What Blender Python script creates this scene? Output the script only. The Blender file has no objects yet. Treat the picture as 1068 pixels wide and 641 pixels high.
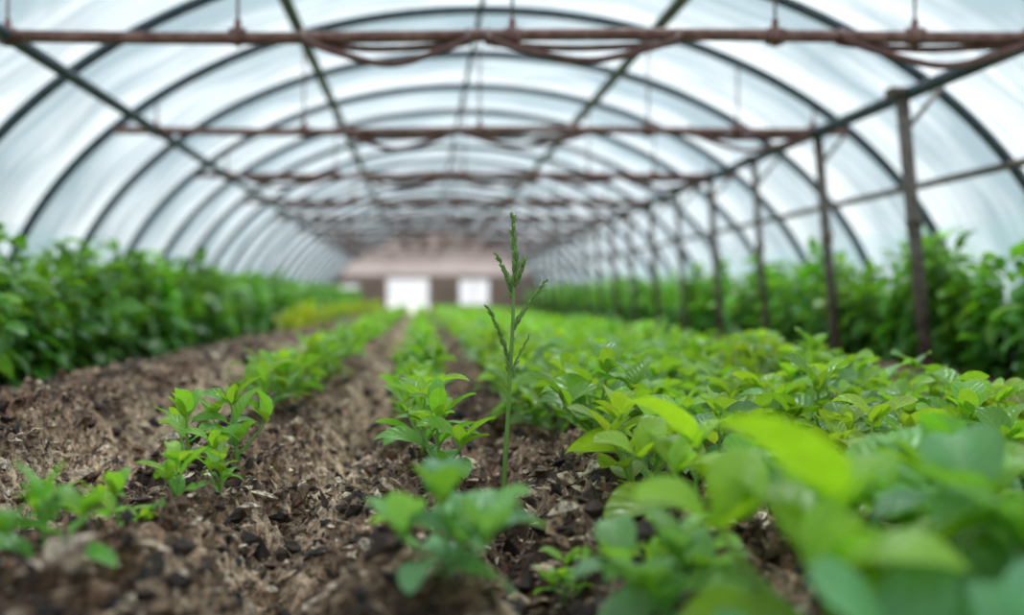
import bpy, math
import numpy as np
from mathutils import Vector

rng = np.random.default_rng(7)
PI = math.pi
CAM_H = 0.6
scene = bpy.context.scene

# ------------------------------------------------------------------ helpers
def link(o):
    scene.collection.objects.link(o); return o

def make_mesh(name, V, F, mat, uv=None, col=None, smooth=True, parent=None):
    V = np.asarray(V, dtype=np.float32); F = np.asarray(F, dtype=np.int32)
    me = bpy.data.meshes.new(name)
    k = F.shape[1]
    me.vertices.add(len(V)); me.vertices.foreach_set('co', V.ravel())
    me.loops.add(F.size); me.loops.foreach_set('vertex_index', F.ravel())
    me.polygons.add(len(F))
    me.polygons.foreach_set('loop_start', np.arange(0, F.size, k, dtype=np.int32))
    me.polygons.foreach_set('loop_total', np.full(len(F), k, dtype=np.int32))
    me.polygons.foreach_set('use_smooth', np.full(len(F), smooth, dtype=bool))
    if uv is not None:
        l = me.uv_layers.new(name='UVMap')
        l.data.foreach_set('uv', np.asarray(uv, dtype=np.float32)[F.ravel()].ravel())
    if col is not None:
        a = me.color_attributes.new('Col', 'FLOAT_COLOR', 'POINT')
        c = np.ones((len(V), 4), dtype=np.float32); c[:, :3] = col
        a.data.foreach_set('color', c.ravel())
    me.update(calc_edges=True)
    me.materials.append(mat)
    o = bpy.data.objects.new(name, me); link(o)
    if parent: o.parent = parent
    return o

class Geo:
    def __init__(s): s.V=[]; s.F=[]; s.U=[]; s.C=[]; s.n=0
    def add(s, V, F, U=None, C=(1,1,1)):
        V=np.asarray(V,float); F=np.asarray(F,int)
        s.V.append(V); s.F.append(F+s.n)
        s.U.append(np.full((len(V),2),0.5) if U is None else np.asarray(U,float))
        C=np.asarray(C,float)
        s.C.append(np.tile(C,(len(V),1)) if C.ndim==1 else C)
        s.n+=len(V)
    def arr(s):
        return np.vstack(s.V), np.vstack(s.F), np.vstack(s.U), np.vstack(s.C)
    def obj(s, name, mat, smooth=True, parent=None):
        V,F,U,C=s.arr(); return make_mesh(name,V,F,mat,U,C,smooth,parent)

def tube(P, R, n=8, caps=True):
    P=np.asarray(P,float); m=len(P)
    R=np.full(m,R) if np.isscalar(R) else np.asarray(R,float)
    T=np.gradient(P,axis=0); T/=np.linalg.norm(T,axis=1)[:,None]+1e-9
    ref=np.array([0,0,1.0]) if abs(T[:,2]).mean()<0.75 else np.array([0,1.0,0])
    A=np.cross(T,ref); A/=np.linalg.norm(A,axis=1)[:,None]+1e-9
    B=np.cross(T,A)
    th=np.linspace(0,2*PI,n,endpoint=False)
    V=(P[:,None]+R[:,None,None]*(np.cos(th)[None,:,None]*A[:,None]+np.sin(th)[None,:,None]*B[:,None])).reshape(-1,3)
    i=np.arange(m-1)[:,None]*n; j=np.arange(n)[None,:]; j2=(j+1)%n
    F=np.stack([i+j,i+j2,i+n+j2,i+n+j],-1).reshape(-1,4)
    if caps:
        c0=len(V); V=np.vstack([V,P[0],P[-1]])
        F2=[]
        for k in range(0,n,2):
            F2.append([c0,(k+2)%n,(k+1)%n,k]); b=(m-1)*n
            F2.append([c0+1,b+k,b+(k+1)%n,b+(k+2)%n])
        F=np.vstack([F,F2])
    return V,F

def box(x0,x1,y0,y1,z0,z1):
    V=[(x,y,z) for x in (x0,x1) for y in (y0,y1) for z in (z0,z1)]
    F=[(0,1,3,2),(4,6,7,5),(0,4,5,1),(2,3,7,6),(0,2,6,4),(1,5,7,3)]
    return np.array(V,float),np.array(F)

def hsh(i,j,s):
    x=np.sin(i*127.1+j*311.7+s*74.7)*43758.5453
    return x-np.floor(x)
def vn(x,y,s=0):
    xi=np.floor(x); yi=np.floor(y); fx=x-xi; fy=y-yi
    fx=fx*fx*(3-2*fx); fy=fy*fy*(3-2*fy)
    a=hsh(xi,yi,s); b=hsh(xi+1,yi,s); c=hsh(xi,yi+1,s); d=hsh(xi+1,yi+1,s)
    return (a*(1-fx)+b*fx)*(1-fy)+(c*(1-fx)+d*fx)*fy
def bil(x,y,s): return np.abs(vn(x,y,s)*2-1)

# ------------------------------------------------------------------ materials
def newmat(name):
    m=bpy.data.materials.new(name); m.use_nodes=True
    nt=m.node_tree; nt.nodes.clear()
    return m,nt,nt.nodes.new('ShaderNodeOutputMaterial')
def N(nt,t,**k):
    n=nt.nodes.new(t)
    for a,b in k.items():
        setattr(n,a,b)
    return n
def M(nt,op,a,b=None,c=None):
    n=nt.nodes.new('ShaderNodeMath'); n.operation=op
    for i,x in enumerate((a,b,c)):
        if x is None: continue
        if isinstance(x,(int,float)): n.inputs[i].default_value=x
        else: nt.links.new(x,n.inputs[i])
    return n.outputs[0]

def leaf_material(name, trans=0.35, rough=0.42):
    m,nt,out=newmat(name); L=nt.links.new
    at=N(nt,'ShaderNodeAttribute',attribute_name='Col')
    uv=N(nt,'ShaderNodeUVMap'); sp=N(nt,'ShaderNodeSeparateXYZ'); L(uv.outputs[0],sp.inputs[0])
    a=M(nt,'MULTIPLY',M(nt,'ABSOLUTE',M(nt,'SUBTRACT',sp.outputs[0],0.5)),2.0)
    s=M(nt,'MULTIPLY',M(nt,'SUBTRACT',sp.outputs[1],M(nt,'MULTIPLY',a,0.26)),6.5)
    pp=M(nt,'PINGPONG',s,0.5)
    mr=N(nt,'ShaderNodeMapRange'); mr.inputs[1].default_value=0.0; mr.inputs[2].default_value=0.10
    mr.inputs[3].default_value=1; mr.inputs[4].default_value=0; L(pp,mr.inputs[0])
    mm=N(nt,'ShaderNodeMapRange'); mm.inputs[1].default_value=0.02; mm.inputs[2].default_value=0.10
    mm.inputs[3].default_value=1; mm.inputs[4].default_value=0; L(a,mm.inputs[0])
    vein=M(nt,'MAXIMUM',M(nt,'MULTIPLY',mr.outputs[0],0.35),mm.outputs[0])
    nz=N(nt,'ShaderNodeTexNoise'); nz.inputs['Scale'].default_value=25; nz.inputs['Detail'].default_value=3
    tc=N(nt,'ShaderNodeTexCoord'); L(tc.outputs['Object'],nz.inputs['Vector'])
    br=N(nt,'ShaderNodeMapRange'); br.inputs[3].default_value=0.72; br.inputs[4].default_value=1.25; L(nz.outputs[0],br.inputs[0])
    cm=N(nt,'ShaderNodeVectorMath',operation='SCALE'); L(at.outputs['Color'],cm.inputs[0]); L(br.outputs[0],cm.inputs['Scale'])
    mx=N(nt,'ShaderNodeMix',data_type='RGBA'); L(M(nt,'MULTIPLY',vein,0.32),mx.inputs[0])
    L(cm.outputs[0],mx.inputs[6]); mx.inputs[7].default_value=(0.5,0.7,0.28,1)
    bp=N(nt,'ShaderNodeBump'); bp.inputs['Strength'].default_value=0.45; bp.inputs['Distance'].default_value=0.006
    L(M(nt,'SUBTRACT',M(nt,'MULTIPLY',pp,1.4),vein),bp.inputs['Height'])
    pr=N(nt,'ShaderNodeBsdfPrincipled'); pr.inputs['Roughness'].default_value=rough
    pr.inputs['Specular IOR Level'].default_value=0.55
    L(mx.outputs[2],pr.inputs['Base Color']); L(bp.outputs[0],pr.inputs['Normal'])
    tr=N(nt,'ShaderNodeBsdfTranslucent')
    tm=N(nt,'ShaderNodeVectorMath',operation='MULTIPLY'); L(mx.outputs[2],tm.inputs[0]); tm.inputs[1].default_value=(1.6,1.5,0.5)
    L(tm.outputs[0],tr.inputs[0])
    ms=N(nt,'ShaderNodeMixShader'); ms.inputs[0].default_value=trans
    L(pr.outputs[0],ms.inputs[1]); L(tr.outputs[0],ms.inputs[2]); L(ms.outputs[0],out.inputs[0])
    return m

def pipe_material(name,c1,c2,rough=0.55,metal=0.3,scale=14):
    m,nt,out=newmat(name); L=nt.links.new
    tc=N(nt,'ShaderNodeTexCoord'); nz=N(nt,'ShaderNodeTexNoise'); nz.inputs['Scale'].default_value=scale; nz.inputs['Detail'].default_value=6
    L(tc.outputs['Object'],nz.inputs['Vector'])
    cr=N(nt,'ShaderNodeValToRGB'); cr.color_ramp.elements[0].position=.35; cr.color_ramp.elements[1].position=.65
    cr.color_ramp.elements[0].color=(*c1,1); cr.color_ramp.elements[1].color=(*c2,1); L(nz.outputs[0],cr.inputs[0])
    pr=N(nt,'ShaderNodeBsdfPrincipled'); pr.inputs['Roughness'].default_value=rough; pr.inputs['Metallic'].default_value=metal
    bp=N(nt,'ShaderNodeBump'); bp.inputs['Strength'].default_value=.3; bp.inputs['Distance'].default_value=.004
    L(nz.outputs[0],bp.inputs['Height']); L(bp.outputs[0],pr.inputs['Normal'])
    L(cr.outputs[0],pr.inputs[0]); L(pr.outputs[0],out.inputs[0]); return m

def film_material(name, c1, c2, transp, bands=True):
    m,nt,out=newmat(name); L=nt.links.new
    tc=N(nt,'ShaderNodeTexCoord'); mp=N(nt,'ShaderNodeMapping'); mp.inputs['Scale'].default_value=(0.35,1.0,0.35)
    L(tc.outputs['Object'],mp.inputs[0])
    nz=N(nt,'ShaderNodeTexNoise'); nz.inputs['Scale'].default_value=1.6; nz.inputs['Detail'].default_value=6; nz.inputs['Distortion'].default_value=.8
    L(mp.outputs[0],nz.inputs['Vector'])
    fac=nz.outputs[0]
    mp2=N(nt,'ShaderNodeMapping'); mp2.inputs['Scale'].default_value=(0.5,9,0.5); mp2.inputs['Rotation'].default_value=(0,0,.25); L(tc.outputs['Object'],mp2.inputs[0])
    n2=N(nt,'ShaderNodeTexNoise'); n2.inputs['Scale'].default_value=1.2; n2.inputs['Detail'].default_value=3; L(mp2.outputs[0],n2.inputs['Vector'])
    fac=M(nt,'ADD',M(nt,'MULTIPLY',fac,.6),M(nt,'MULTIPLY',n2.outputs[0],.4))
    if bands:
        sp=N(nt,'ShaderNodeSeparateXYZ'); L(tc.outputs['Object'],sp.inputs[0])
        f=M(nt,'FRACT',M(nt,'DIVIDE',M(nt,'ADD',sp.outputs[1],5.84),1.7))   # film tone ramps from grey-blue to pale across each bay between hoops
        b=M(nt,'MULTIPLY',M(nt,'SUBTRACT',f,.5),.34)
        fac=M(nt,'ADD',fac,b)
    cr=N(nt,'ShaderNodeValToRGB'); cr.color_ramp.elements[0].position=.38; cr.color_ramp.elements[1].position=.70
    cr.color_ramp.elements[0].color=(*c1,1); cr.color_ramp.elements[1].color=(*c2,1); L(fac,cr.inputs[0])
    tl=N(nt,'ShaderNodeBsdfTranslucent'); L(cr.outputs[0],tl.inputs[0])
    tp=N(nt,'ShaderNodeBsdfTransparent'); L(cr.outputs[0],tp.inputs[0])
    gl=N(nt,'ShaderNodeBsdfGlossy'); gl.inputs['Roughness'].default_value=.25; gl.inputs[0].default_value=(.8,.85,.9,1)
    a=N(nt,'ShaderNodeMixShader'); a.inputs[0].default_value=transp; L(tl.outputs[0],a.inputs[1]); L(tp.outputs[0],a.inputs[2])
    b=N(nt,'ShaderNodeMixShader'); b.inputs[0].default_value=.05; L(a.outputs[0],b.inputs[1]); L(gl.outputs[0],b.inputs[2])
    L(b.outputs[0],out.inputs[0]); return m

def soil_material(name):
    m,nt,out=newmat(name); L=nt.links.new
    tc=N(nt,'ShaderNodeTexCoord'); at=N(nt,'ShaderNodeAttribute',attribute_name='Col')
    n1=N(nt,'ShaderNodeTexNoise'); n1.inputs['Scale'].default_value=42; n1.inputs['Detail'].default_value=8; n1.inputs['Roughness'].default_value=.75
    L(tc.outputs['Object'],n1.inputs['Vector'])
    cr=N(nt,'ShaderNodeValToRGB'); e=cr.color_ramp.elements
    e[0].position=.40; e[0].color=(.20,.17,.15,1); e[1].position=.62; e[1].color=(2.2,2.1,2.0,1)
    L(n1.outputs[0],cr.inputs[0])
    mu=N(nt,'ShaderNodeVectorMath',operation='MULTIPLY'); L(cr.outputs[0],mu.inputs[0]); L(at.outputs['Color'],mu.inputs[1])
    pr=N(nt,'ShaderNodeBsdfPrincipled'); pr.inputs['Roughness'].default_value=.65; pr.inputs['Specular IOR Level'].default_value=.4
    L(mu.outputs[0],pr.inputs[0])
    bp=N(nt,'ShaderNodeBump'); bp.inputs['Strength'].default_value=1; bp.inputs['Distance'].default_value=.02
    L(n1.outputs[0],bp.inputs['Height']); L(bp.outputs[0],pr.inputs['Normal'])
    L(pr.outputs[0],out.inputs[0]); return m

M_LEAF=leaf_material('leaf_green',.40,.36); M_BUSH=leaf_material('bush_leaf',0.37,0.34)
M_RUST=pipe_material('rusty_pipe',(.15,.065,.055),(.29,.16,.14))
M_DARK=pipe_material('dark_steel',(.03,.05,.065),(.07,.10,.125))
M_GREEN=pipe_material('algae_steel',(.05,.075,.045),(.12,.145,.10))
M_POST=pipe_material('weathered_post',(.10,.08,.07),(.23,.19,.17))
M_HOSE=pipe_material('rubber_hose',(.12,.05,.045),(.2,.1,.09),.6,0)
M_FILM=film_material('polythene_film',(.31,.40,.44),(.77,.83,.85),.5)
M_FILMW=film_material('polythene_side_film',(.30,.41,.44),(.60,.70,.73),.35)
M_FILMB=film_material('dusty_film',(.28,.24,.24),(.37,.32,.32),.08,False)
M_SOIL=soil_material('soil')
M_BRICK=pipe_material('brown_boards',(.30,.20,.17),(.40,.28,.24),.8,0,3)
M_FRAME=pipe_material('white_frame',(.6,.6,.58),(.75,.75,.73),.5,0,5)
m,nt,out=newmat('outdoor_grass')
pr=N(nt,'ShaderNodeBsdfPrincipled'); nz=N(nt,'ShaderNodeTexNoise'); nz.inputs['Scale'].default_value=.8
cr=N(nt,'ShaderNodeValToRGB'); cr.color_ramp.elements[0].color=(.35,.38,.28,1); cr.color_ramp.elements[1].color=(.55,.56,.48,1)
nt.links.new(nz.outputs[0],cr.inputs[0]); nt.links.new(cr.outputs[0],pr.inputs[0]); nt.links.new(pr.outputs[0],out.inputs[0]); M_OUT=m

# ------------------------------------------------------------------ terrain
PX=[-6,-2.4,-2.2,-1.9,-1.45,-1.28,-1.08,-.98,-.85,-.62,-.47,-.33,-.17,-.02,.10,.245,.38,.6,.72,.9,1.1,2.3,2.6,3.4,6]
PZ=[0,0,.02,.13,.16,.10,-.12,-.10,.02,.05,.01,-.14,-.03,.035,.02,-.11,.01,.02,-.03,.015,0,0,-.03,0,0]
def gz(x,y):
    x=np.asarray(x,float); y=np.asarray(y,float)
    xw=x+.05*(vn(x*1.3+5,y*1.1,3)-.5)*2
    z=np.interp(xw,PX,PZ)
    z=z+.06*(vn(x*3.1,y*2.6,1)-.5)+.10*(vn(x*8,y*7,2)-.5)
    z=z+.085*(.4-bil(x*14,y*14,4))+.042*(.4-bil(x*31,y*31,5))+.022*(vn(x*75,y*75,6)-.5)
    return z
xs=np.concatenate([np.linspace(-4.6,-2.6,50,endpoint=False),np.linspace(-2.6,-1.5,150,endpoint=False),np.linspace(-1.5,1.3,480,endpoint=False),np.linspace(1.3,2.6,110,endpoint=False),np.linspace(2.6,5.7,90)])
ys=np.concatenate([np.linspace(-5,.8,60,endpoint=False),np.exp(np.linspace(math.log(.8),math.log(42.3),860))])
X,Y=np.meshgrid(xs,ys); X=X.ravel(); Y=Y.ravel(); Z=gz(X,Y)
nx=len(xs); ny=len(ys)
i=np.arange(ny-1)[:,None]*nx; j=np.arange(nx-1)[None,:]
F=np.stack([i+j,i+j+1,i+nx+j+1,i+nx+j],-1).reshape(-1,4)
def soilcol(x,y):
    base=np.array([.25,.148,.092]); pale=np.array([.68,.51,.36]); dark=np.array([.05,.028,.019])
    p=np.exp(-((x+1.17)/.13)**2)*1.1+.8*np.exp(-((x+.30)/.16)**2)
    p=np.clip(p*(.4+1.1*vn(x*5,y*3,11)),0,1)+.5*np.clip((vn(x*12,y*12,12)-.55)*4,0,1)
    d=np.clip((vn(x*6,y*6,13)-.46)*2.8,0,.88)
    c=base+(pale-base)*np.clip(p,0,1)[:,None]
    return c+(dark-c)*(d*(1-.9*np.clip(p,0,1)))[:,None]
make_mesh('floor',np.stack([X,Y,Z],1),F,M_SOIL,col=soilcol(X,Y))

def chips(n,ylo,yhi,smin,smax,seed,flat,asp=1.8,pal=None,pr_=None):
    r=np.random.default_rng(seed)
    y=np.exp(r.uniform(math.log(ylo),math.log(yhi),n)); x=r.uniform(-2.6,1.3,n)
    B=np.array([(1,0,0),(.3,1,.1),(-.9,.6,0),(-.8,-.7,.1),(.4,-.9,0),(0,.1,1),(-.1,0,-1)],float)
    T=[(5,0,1),(5,1,2),(5,2,3),(5,3,4),(5,4,0),(6,1,0),(6,2,1),(6,3,2),(6,4,3),(6,0,4)]
    s=r.uniform(smin,smax,n)*r.uniform(.5,1,n)
    S=np.stack([s*r.uniform(.7,asp,n),s*r.uniform(.4,.8,n),s*r.uniform(flat*.5,flat*1.3,n)],1)
    if asp>3: S[:,1]=s*.22; S[:,2]=s*.15
    V=B[None]*(1+.35*(r.random((n,7,3))-.5))*S[:,None]
    a=r.uniform(0,2*PI,n); ca,sa=np.cos(a)[:,None],np.sin(a)[:,None]
    t=r.normal(0,.45,n); ct,st=np.cos(t)[:,None],np.sin(t)[:,None]
    vx,vy,vz=V[...,0],V[...,1],V[...,2]
    vx,vz=vx*ct-vz*st,vx*st+vz*ct
    vx,vy=vx*ca-vy*sa,vx*sa+vy*ca
    V=np.stack([vx+x[:,None],vy+y[:,None],vz+(gz(x,y)+S[:,2]*.4)[:,None]],-1)
    F=(np.array(T)[None]+np.arange(n)[:,None,None]*7).reshape(-1,3)
    if pal is None:
        pal=np.array([(.03,.018,.014),(.06,.035,.025),(.17,.10,.06),(.30,.2,.13),(.54,.42,.30),(.78,.66,.53)]); pr_=[.22,.16,.17,.18,.16,.11]
    c=pal[r.choice(len(pal),n,p=pr_)]
    return V.reshape(-1,3),F,np.repeat(c,7,0)
parts=[chips(38000,1.1,9,.007,.025,3,.3),chips(8000,1.1,12,.016,.05,4,.7),
       chips(7000,1.1,9,.008,.015,9,.3,5,np.array([(.7,.58,.42),(.45,.33,.22),(.12,.07,.05)]),[.35,.35,.3])]
n=0;Vs=[];Fs=[];Cs=[]
for V,F,C in parts: Vs.append(V);Fs.append(F+n);Cs.append(C);n+=len(V)
make_mesh('mulch_chips',np.vstack(Vs),np.vstack(Fs),M_SOIL,col=np.vstack(Cs),smooth=False)

# ------------------------------------------------------------------ leaves / plants
def leafgeo(g,P,yaw,elev,L,W,droop,fold,ns,na,col,r,peak=.75,blunt=.60):
    t=np.linspace(0,1,ns+1); ang=elev-droop*t**1.2
    st=L/ns; rx=np.concatenate([[0],np.cumsum(np.cos((ang[1:]+ang[:-1])/2)*st)]); rz=np.concatenate([[0],np.cumsum(np.sin((ang[1:]+ang[:-1])/2)*st)])
    w=W*.5*np.clip(np.sin(PI*t**peak),0,1)**blunt; w=np.maximum(w,.012*W)
    u=np.linspace(-1,1,na+1); ph=r.uniform(0,6.28)
    off=np.abs(u)[None]**1.3*w[:,None]*fold+.07*w[:,None]*np.abs(u)[None]*np.sin(t*7+ph)[:,None]*np.sign(u+.01)[None]
    px=rx[:,None]-np.sin(ang)[:,None]*off; pz=rz[:,None]+np.cos(ang)[:,None]*off
    side=u[None]*w[:,None]*math.cos(math.atan(fold)); 
    bend=r.uniform(-.15,.15); side=side+(bend*L*t**2)[:,None]
    roll=r.normal(0,.35)
    pz=pz+side*math.sin(roll); side=side*math.cos(roll)
    c,s=math.cos(yaw),math.sin(yaw)
    V=np.stack([P[0]+px*c-side*s,P[1]+px*s+side*c,P[2]+pz],-1).reshape(-1,3)
    UV=np.stack(np.broadcast_arrays((u[None]+1)/2,t[:,None]),-1).reshape(-1,2)
    i=np.arange(ns)[:,None]*(na+1); j=np.arange(na)[None,:]
    F=np.stack([i+j,i+j+1,i+na+2+j,i+na+1+j],-1).reshape(-1,4)
    g.add(V,F,UV,col)

LIME=np.array([.34,.57,.06]); MID=np.array([.125,.34,.045]); BLUE=np.array([.21,.42,.19]); DEEP=np.array([.045,.16,.028])
def jit(c,r,a=.2): return np.clip(c*(1+r.uniform(-a,a))*(1+r.uniform(-.06,.06,3)),0,1)

def basil(seed,hi=True,h=.24,L=.21,nodes=3,c=MID,top=LIME,wr=.62,branches=3,e0=.28):
    r=np.random.default_rng(seed); g=Geo(); ns,na=(12,4) if hi else (4,2)
    def shoot(p0,tip,nn,Ls,ph):
        p0=np.array(p0);tip=np.array(tip)
        mid=(p0+tip)/2+np.array([*(r.normal(0,.012,2)),0])
        tt=np.linspace(0,1,6 if hi else 3)[:,None]
        C=(1-tt)**2*p0+2*tt*(1-tt)*mid+tt**2*tip
        V,F=tube(C,np.linspace(.007,.003,len(C))*Ls/.17,6 if hi else 4,False); g.add(V,F,None,c*.9)
        for k in range(nn):
            f=(k+1)/nn; q=(1-f)**2*p0+2*f*(1-f)*mid+f**2*tip
            for sgn in (0,PI):
                l=Ls*(1.0-.30*f)*r.uniform(.8,1.15)
                yaw=ph+sgn+k*PI/2+r.normal(0,.3); el=e0+.6*f+r.normal(0,.2)
                pet=l*.16; d=np.array([math.cos(yaw)*math.cos(el),math.sin(yaw)*math.cos(el),math.sin(el)])*pet
                if hi:
                    V,F=tube([q,q+d*.5,q+d*1.1],.0028*Ls/.17,4,False); g.add(V,F,None,c)
                cc=jit(c+(top-c)*f*r.uniform(.1,.9),r,.2)
                leafgeo(g,q+d,yaw,el,l,l*wr*r.uniform(.85,1.15),r.uniform(.5,1.5),r.uniform(.1,.45),ns,na,cc,r,r.uniform(.70,.86))
        for k in range(3):
            yaw=r.uniform(0,6.28); l=Ls*r.uniform(.35,.55)
            leafgeo(g,tip,yaw,.95+r.normal(0,.2),l,l*.52,r.uniform(.1,.7),.45,ns,na,jit(top,r,.12),r)
    shoot((0,0,-.02),(r.normal(0,.02),r.normal(0,.02),h),nodes,L,r.uniform(0,6.28))
    for b in range(branches):
        a=2*PI*b/max(1,branches)+r.uniform(-.4,.4); rr=L*r.uniform(.4,.7); z0=h*r.uniform(.1,.35)
        shoot((0,0,z0),(rr*math.cos(a),rr*math.sin(a),h*r.uniform(.5,.88)),1 if not hi else 1+int(r.random()<.5),L*.85,a+.8)
    return g.arr()

def bush(seed,nleaf,h=.95,rad=.34,ns=4,na=2):
    r=np.random.default_rng(seed); g=Geo()
    shoots=[]
    for k in range(6):
        a=r.uniform(0,6.28); q=r.uniform(.08,.24); hh=h*r.uniform(.8,1.08)
        p=np.array([[0,0,-.03],[.5*q*math.cos(a),.5*q*math.sin(a),.35*hh],[q*math.cos(a),q*math.sin(a),hh]])
        V,F=tube(p,[.014,.011,.005],5,False); g.add(V,F,None,(.08,.17,.04)); shoots.append(p)
    for k in range(nleaf):
        p3=shoots[r.integers(6)]; f=r.uniform(.06,1)**.8; a=r.uniform(0,6.28)
        q=(1-f)**2*p3[0]+2*f*(1-f)*p3[1]+f*f*p3[2]
        rr=rad*.62*math.sin(PI*min(.97,.2+.75*f))**.8*r.uniform(.1,1)
        p=q+np.array([rr*math.cos(a),rr*math.sin(a),0]); ro=math.hypot(p[0],p[1])
        l=r.uniform(.15,.29)*(1-.3*(f>.85)); el=r.uniform(-.5,.6)+.5*(f>.85)
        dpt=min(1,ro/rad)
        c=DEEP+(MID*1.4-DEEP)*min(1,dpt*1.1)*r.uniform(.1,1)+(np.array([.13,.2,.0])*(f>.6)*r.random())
        yaw=math.atan2(p[1],p[0])+r.normal(0,.8)
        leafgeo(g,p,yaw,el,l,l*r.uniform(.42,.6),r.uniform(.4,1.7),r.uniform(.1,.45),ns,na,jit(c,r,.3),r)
    return g.arr()

def scatter(name,items,mat):
    Vs=[];Fs=[];Us=[];Cs=[];n=0
    for (v,x,y,z,rot,s,t) in items:
        V,F,U,C=v; c,sn=math.cos(rot),math.sin(rot)
        W=np.empty_like(V); W[:,0]=(V[:,0]*c-V[:,1]*sn)*s+x; W[:,1]=(V[:,0]*sn+V[:,1]*c)*s+y; W[:,2]=V[:,2]*s+z
        Vs.append(W);Fs.append(F+n);Us.append(U);Cs.append(C*t);n+=len(V)
    return make_mesh(name,np.vstack(Vs),np.vstack(Fs),mat,np.vstack(Us),np.vstack(Cs))

HI=[basil(100+k,True,c=[MID,BLUE,MID,LIME*.75,BLUE,MID*1.2][k]) for k in range(6)]
LO=[basil(200+k,False,c=[MID,LIME*.7,MID*1.3][k%3]) for k in range(5)]
BG=[basil(700+k,True,h=.20,L=.24,nodes=3,wr=.70,branches=3,c=[BLUE,BLUE*1.1,MID*1.4,LIME*.8][k],top=[BLUE*1.3,LIME*.8,LIME,LIME*1.1][k],e0=.3) for k in range(4)]
SH=[basil(300+k,True,h=.19,L=.19,nodes=3,c=MID*1.3,wr=.42,branches=2,e0=.38) for k in range(5)]
SL=[basil(400+k,False,h=.19,L=.19,nodes=3,c=MID*1.3,wr=.45,branches=2,e0=.38) for k in range(4)]
def place(var,x,y,s=1.0,t=(1,1,1),rot=None,dz=0):
    return (var,x,y,float(gz(x,y))+dz,rng.uniform(0,6.28) if rot is None else rot,s,np.array(t,float))
def rt(a=.18): return (1+rng.uniform(-a,a))*(1+rng.uniform(-.07,.07,3))

# left seedling row
it=[place(SH[0],-.70,1.85,.8,(.8,.95,.9)),place(SH[1],-.72,2.4,.75),place(SH[2],-.62,2.55,.65),place(SH[3],-.95,2.6,.6),place(SH[4],-.56,2.75,.55),
    place(SH[1],-.72,3.15,1.08,(1.05,1.05,1)),place(SH[4],-.60,3.25,.98)]
y=4.4
while y<9: 
    it.append(place(SH[rng.integers(5)],-.68+rng.normal(0,.04),y,rng.uniform(.95,1.2),rt())); y+=rng.uniform(.2,.3)
while y<40: 
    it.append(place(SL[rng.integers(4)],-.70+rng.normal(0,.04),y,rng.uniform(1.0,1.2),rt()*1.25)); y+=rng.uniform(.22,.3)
scatter('pepper_seedling_row',it,M_LEAF)
# centre row
it=[place(BG[1],.045,1.78,.76,(.9,1.05,1.15)),place(SH[0],.06,3.0,1.12),place(SH[2],.00,3.2,1.0),place(SH[1],-.02,4.0,1.0)]
y=4.25
while y<9: 
    it.append(place(SH[rng.integers(5)],-.01+rng.normal(0,.035),y,rng.uniform(.85,1.1),rt())); y+=rng.uniform(.2,.28)
while y<40: 
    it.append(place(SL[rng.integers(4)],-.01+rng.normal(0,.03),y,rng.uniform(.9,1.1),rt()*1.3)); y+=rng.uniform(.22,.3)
scatter('pepper_seedling_row',it,M_LEAF)
# right bed rows
for ri,xr in enumerate([.57,.92,1.26,1.6,1.93,2.24]):
    it=[]
    y={0:2.75,1:3.05,2:2.2,3:2.5,4:3.0,5:3.4}[ri]
    while y<8.5:
        it.append(place(HI[rng.integers(6)],xr+rng.normal(0,.04),y,rng.uniform(.85,1.12),rt())); y+=rng.uniform(.25,.33)
    while y<40:
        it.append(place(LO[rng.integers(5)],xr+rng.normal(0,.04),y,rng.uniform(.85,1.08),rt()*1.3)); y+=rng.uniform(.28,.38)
    if ri==0:
        it+=[place(SH[3],.31,2.15,.5),place(BG[1],.42,1.68,.70,(.95,1.05,1.1)),place(BG[3],.64,2.35,.95,(1.05,1.05,.8)),place(HI[5],.52,2.0,.65)]
    if ri==1:
        it+=[place(BG[3],.62,1.5,1.2,(1.0,1.05,.7)),place(BG[0],.72,1.22,1.05,(.9,1.05,1.15)),place(BG[2],.98,1.85,1.15,(.9,1,1)),
             place(BG[0],.50,1.25,.62,(.8,1,1.1)),place(BG[1],.96,1.45,1.2,(.8,.98,1.05)),place(HI[0],.80,1.8,.85),place(BG[2],.88,2.3,1.0)]
    scatter('basil_row',it,M_LEAF)
it=[];y=13
while y<40:
    it.append(place(LO[rng.integers(5)],-1.75+rng.normal(0,.1),y,rng.uniform(.9,1.2),(1.6,1.15,.6))); y+=.4
scatter('yellow_flower_row',it,M_LEAF)
# tall crops
BH=[bush(500+k,190,ns=6,na=2) for k in range(5)]; BL=[bush(600+k,120,ns=3,na=2) for k in range(4)]
for xr,side in ((-2.72,0),(-3.25,0),(4.40,1),(4.66,1)):
    it=[];y=3.2 if not side else 4.5
    while y<40.5:
        v=BH[rng.integers(5)] if y<13 else BL[rng.integers(4)]
        s=rng.uniform(.8,1.08)*(1.0 if xr!=4.66 else .72)*(1.06 if xr==4.40 else 1)
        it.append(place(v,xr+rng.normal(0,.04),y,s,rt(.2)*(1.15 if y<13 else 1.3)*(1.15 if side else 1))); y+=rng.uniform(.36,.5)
    scatter('tall_pepper_crop',it,M_BUSH)

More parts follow.
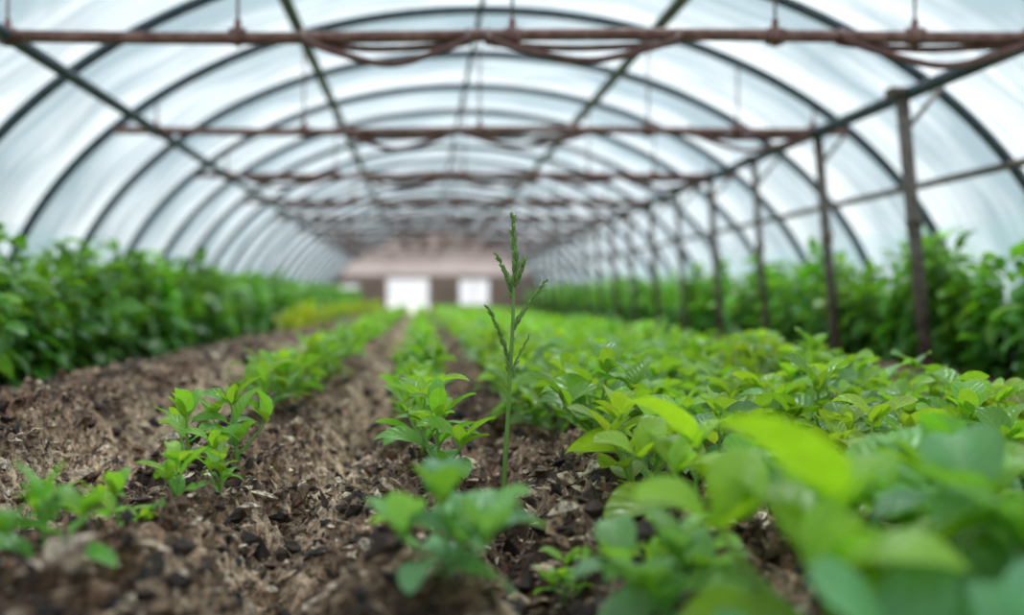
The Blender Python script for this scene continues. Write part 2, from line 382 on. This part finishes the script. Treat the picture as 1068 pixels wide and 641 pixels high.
# ------------------------------------------------------------------ tall weed (focus)
g=Geo(); q=.00288
bx,by=.242,2.99; bz=float(gz(bx,by))-.01
def wp(u,v,dy=0): return np.array([bx+(u-523)*q,by+dy,0.6+(312-v)*q])
def smooth(P,n=24):
    P=np.array(P); t=np.linspace(0,len(P)-1,n); o=np.zeros((n,3))
    for k in range(3): o[:,k]=np.interp(t,range(len(P)),P[:,k])
    for _ in range(3): o[1:-1]=(o[:-2]+2*o[1:-1]+o[2:])/4
    return o
SC=np.array([.15,.28,.06]); r=np.random.default_rng(5)
def spindle(p,d,L,R,col):
    d=d/np.linalg.norm(d); pts=[p+d*L*f for f in (0,.2,.5,.8,1)]
    V,F=tube(pts,[R*.3,R*.85,R,R*.6,R*.08],6,True); g.add(V,F,None,col)
def stem(P,r0,r1,n=24):
    C=smooth(P,n); V,F=tube(C,np.linspace(r0,r1,n),8); g.add(V,F,None,SC*1.1); return C
def spike(P,n,L,R,spread=.35,r0=.0032):
    C=stem(P,r0,.0015)
    for k in range(n):
        f=k/(n-1)*.97; i=min(22,int(f*23)); p=C[i]; d=C[i+1]-C[i]; d/=np.linalg.norm(d)
        a=k*2.4; side=np.cross(d,[0,1,0]); side/=np.linalg.norm(side)+1e-9; o=side*math.cos(a)+np.cross(d,side)*math.sin(a)
        spindle(p,d+o*spread*r.uniform(.7,1.5),L*(1-.35*f)*r.uniform(.7,1.2),R*(1-.3*f),jit(SC,r,.4))
C=stem([np.array([bx,by,bz]),wp(525,490),wp(529,440,.01),wp(530,400),wp(533,350,-.01),wp(535,300),wp(535,270)],.0085,.004,40)
spike([wp(535,300),wp(537,275),wp(535,250,.01),wp(534,222,.01)],40,.034,.006,.42)
spike([wp(531,388),wp(528,368),wp(519,345,-.02),wp(507,319,-.03)],30,.032,.006,.36)
spike([wp(533,345),wp(541,331,.01),wp(554,313,.02),wp(571,291,.03)],28,.030,.0054,.32)
spike([wp(534,312),wp(531,295,.02),wp(525,280,.03),wp(517,264,.03)],22,.030,.0056,.36)
spike([wp(535,298),wp(541,285,-.02),wp(545,270,-.03)],16,.028,.0054,.36)
spike([wp(532,390),wp(540,372,.02),wp(552,350,.02)],14,.025,.004,.3)
for (u,v,yaw) in ((532,360,.4),(534,330,2.8),(530,410,2.6)):
    leafgeo(g,wp(u,v),yaw,1.0,.05,.009,.4,.3,6,2,SC*1.1,r)
g.obj('flowering_weed',M_LEAF)

# ------------------------------------------------------------------ greenhouse shell
CX,A,B=.55,4.7,3.4; Y0,Y1=-5.84,42.0
def arch(th,inset=0.0): return CX-(A-inset)*np.cos(th), (B-inset)*np.sin(th)
PIPE0,STEP=6.06,1.7
hoops=[PIPE0+STEP*k for k in range(-7,22)]
frame=bpy.data.objects.new('greenhouse_frame',None); link(frame)
th=np.linspace(0,PI,65)
for k,hy in enumerate(hoops):
    x,z=arch(th,.05); P=np.stack([x,np.full_like(x,hy),z],1)
    P=np.vstack([[P[0,0],hy,-.15],P,[P[-1,0],hy,-.15]])
    V,F=tube(P,.045,8); g=Geo(); g.add(V,F); g.obj('hoop_%d'%(k+1),M_DARK,parent=frame)
def along(name,x,z,rad,mat,y0=Y0,y1=Y1):
    P=np.array([[x,yy,z] for yy in np.linspace(y0,y1,60)]); V,F=tube(P,rad,8); g=Geo(); g.add(V,F); g.obj(name,mat,parent=frame)
def archz(x): return (B-.05)*math.sqrt(max(0,1-((x-CX)/(A-.05))**2))
along('ridge_purlin',CX,archz(CX)-.05,.025,M_DARK)
along('purlin_a',-1.12,archz(-1.12)-.07,.055,M_GREEN)
along('purlin_b',2.15,archz(2.15)-.07,.055,M_GREEN)
along('side_beam_left',-2.52,2.2,.045,M_DARK)
along('side_beam_right',3.72,2.17,.055,M_DARK)
along('side_rail_right',4.55,archz(4.55)-.07,.035,M_POST)
cz=2.2
cl=CX-(A-.05)*math.sqrt(1-(cz/(B-.05))**2); cr_=2*CX-cl
crossY=[hoops[k] for k in range(len(hoops)) if (k-7)%2==0]
for k,cy in enumerate(crossY):
    P=np.array([[x,cy,cz+.012*math.sin(x*1.3)] for x in np.linspace(cl,cr_,40)])
    g=Geo(); V,F=tube(P,.038,10); g.add(V,F)
    for xh in (-2.52,-1.12,CX,2.15,3.0,3.72):
        zt=archz(xh)
        V,F=tube([[xh-.05,cy,cz],[xh+.05,cy,cz]],.054,8); g.add(V,F)
        V,F=tube([[xh,cy,cz-.06],[xh,cy,cz+.10]],.022,8); g.add(V,F)
        V,F=tube([[xh,cy,cz],[xh,cy,zt]],.009,6); g.add(V,F)
    g.obj('cross_pipe_%d'%(k+1),M_RUST,parent=frame)
for k,cy in enumerate(crossY):
    if cy<0 or cy>30: continue
    g=Geo(); spans=[(-.72,.28,.14),(.40,1.55,.12),(2.55,3.72,.15)]
    if k>4: spans+=[(-2.3,-1.2,.12),(1.6,2.5,.09)]
    for (xa,xb,sag) in spans:
        for rep in range(2):
            sg=sag*(1-.75*rep)
            t=np.linspace(0,1,24); xx=xa+(xb-xa)*t
            P=np.stack([xx,np.full(24,cy-.06+.1*rep),cz-.03-4*sg*t*(1-t)*(1+.1*np.sin(t*9+k+rep))],1)
            P=np.vstack([[xa,cy-.02,cz+.03],P,[xb,cy-.02,cz+.03]])
            V,F=tube(P,.022,8); g.add(V,F)
    g.obj('irrigation_hose_%d'%k,M_HOSE,parent=frame)
def post(y,xf,xt,R=.042):
    g=Geo(); zt=2.19
    V,F=tube([[xf,y,-.12],[(xf+xt)/2,y,1.0],[xt,y,zt]],R,10); g.add(V,F)
    V,F=box(xt-.10,xt+.10,y-.06,y+.06,zt-.04,zt+.02); g.add(V,F)
    V,F=tube([[xt,y,zt-.35],[xt+.3,y,zt+.02]],.018,6); g.add(V,F)
    V,F=tube([[xf-.002,y,-.05],[xf-.006,y,.05]],.07,10); g.add(V,F)
    V,F=tube([[(xf*.45+xt*.55),y,1.15],[(xf*.44+xt*.56),y,1.25]],R+.01,10); g.add(V,F)
    g.obj('support_post',M_POST,smooth=True)
post(7.6,3.88,3.66,.05)
post(9.46,3.96,3.76,.047)
for k in range(3,21):
    post(PIPE0+STEP*(k),3.88,3.72,.038 if k%2 else .046)

def film(name,t0,t1,mat,nt_=40):
    tt=np.linspace(t0,t1,nt_+1); yy=np.arange(hoops[0],hoops[-1]+.01,STEP/8)
    yy=np.concatenate([yy[yy<Y1],[Y1]]) 
    T,YY=np.meshgrid(tt,yy)
    ins=.055*np.sin(PI*((YY-hoops[0])/STEP%1))**2+.02*np.sin(T*23+YY*2.1)*np.sin(PI*((YY-hoops[0])/STEP%1))
    x=CX-(A-ins)*np.cos(T); z=(B-ins)*np.sin(T)
    n=nt_+1; i=np.arange(len(yy)-1)[:,None]*n; j=np.arange(nt_)[None,:]
    F=np.stack([i+j,i+j+1,i+n+j+1,i+n+j],-1).reshape(-1,4)
    return make_mesh(name,np.stack([x.ravel(),YY.ravel(),z.ravel()],1),F,mat)
tw=math.asin(1.3/B)
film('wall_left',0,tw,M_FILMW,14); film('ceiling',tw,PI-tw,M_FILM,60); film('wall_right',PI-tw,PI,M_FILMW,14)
g=Geo(); zc=1.6
xl=np.linspace(CX-A*math.sqrt(1-(zc/B)**2),CX+A*math.sqrt(1-(zc/B)**2),41)
top=B*np.sqrt(np.maximum(0,1-((xl-CX)/A)**2))
V=np.vstack([np.stack([xl,np.full(41,42.0),np.full(41,zc)],1),np.stack([xl,np.full(41,42.0),np.maximum(top,zc+.001)],1)])
F=[(k,k+1,42+k,41+k) for k in range(40)]
g.add(V,F); wall=g.obj('wall_back',M_FILMB)
g=Geo()
def pan(x0,x1,z0,z1):
    V,F=box(x0,x1,41.92,42.05,z0,z1); g.add(V,F)
ops=[(-3.65,-2.65,.45,1.25),(-1.5,.32,-.05,1.5),(1.55,2.85,.35,1.45)]
xe=[-3.95,5.05]; cur=xe[0]
for (a,b,z0,z1) in ops:
    pan(cur,a,-.1,zc); 
    if z0>0: pan(a,b,-.1,z0)
    pan(a,b,z1,zc); cur=b
pan(cur,xe[1],-.1,zc)
g.obj('board_panels',M_BRICK,smooth=False,parent=wall)
for k,(a,b,z0,z1) in enumerate(ops):
    g=Geo(); w=.05
    for bb in ((a,a+w,z0,z1),(b-w,b,z0,z1),(a+w,b-w,z1-w,z1)) + (((a+w,b-w,z0,z0+w),) if z0>0 else ()):
        V,F=box(bb[0],bb[1],41.9,42.07,bb[2],bb[3]); g.add(V,F)
    if z0>0:
        V,F=box((a+b)/2-.02,(a+b)/2+.02,41.95,42.0,z0+w,z1-w); g.add(V,F)
    g.obj('door_1' if z0<0 else 'window_%d'%(1 if k==0 else 2),M_FRAME,smooth=False)
V=np.array([(-60,-60,-.2),(60,-60,-.2),(60,160,-.2),(-60,160,-.2)],float)
make_mesh('outdoor_ground',V,[(0,1,2,3)],M_OUT)

# ------------------------------------------------------------------ light
w=bpy.data.worlds.new('overcast_sky'); scene.world=w; w.use_nodes=True; nt=w.node_tree; nt.nodes.clear(); L=nt.links.new
out=nt.nodes.new('ShaderNodeOutputWorld'); bg=nt.nodes.new('ShaderNodeBackground'); tc=nt.nodes.new('ShaderNodeTexCoord')
sp=nt.nodes.new('ShaderNodeSeparateXYZ'); L(tc.outputs['Generated'],sp.inputs[0])
cr=nt.nodes.new('ShaderNodeValToRGB'); e=cr.color_ramp.elements
e[0].position=0; e[0].color=(.95,.97,1,1); e[1].position=.9; e[1].color=(.62,.76,.92,1)
L(sp.outputs[2],cr.inputs[0])
nz=nt.nodes.new('ShaderNodeTexNoise'); nz.inputs['Scale'].default_value=2.2; nz.inputs['Detail'].default_value=5; L(tc.outputs['Generated'],nz.inputs['Vector'])
c2=nt.nodes.new('ShaderNodeValToRGB'); c2.color_ramp.elements[0].position=.4; c2.color_ramp.elements[1].position=.6; L(nz.outputs[0],c2.inputs[0])
mx=nt.nodes.new('ShaderNodeMix'); mx.data_type='RGBA'; L(c2.outputs[0],mx.inputs[0]); L(cr.outputs[0],mx.inputs[6]); mx.inputs[7].default_value=(1,1,1,1)
L(mx.outputs[2],bg.inputs[0]); bg.inputs[1].default_value=1.05; L(bg.outputs[0],out.inputs[0])
sd=bpy.data.lights.new('sun_light','SUN'); sd.energy=6.0; sd.angle=math.radians(14); sd.color=(1,.98,.95)
so=bpy.data.objects.new('sun_light',sd); link(so); so.rotation_euler=(math.radians(-30),math.radians(8),0); so.location=(0,0,8)

# ------------------------------------------------------------------ camera
cd=bpy.data.cameras.new('camera'); co=bpy.data.objects.new('camera',cd); link(co)
co.location=(0,0,CAM_H); co.rotation_euler=(PI/2,0,0)
cd.sensor_width=36; cd.lens=35; cd.shift_x=94/1068; cd.shift_y=-8.5/1068
cd.clip_start=.05; cd.clip_end=300
cd.dof.use_dof=True; cd.dof.focus_distance=3.0; cd.dof.aperture_fstop=.82
scene.camera=co
scene.view_settings.view_transform='Standard'
scene.view_settings.exposure=0.0
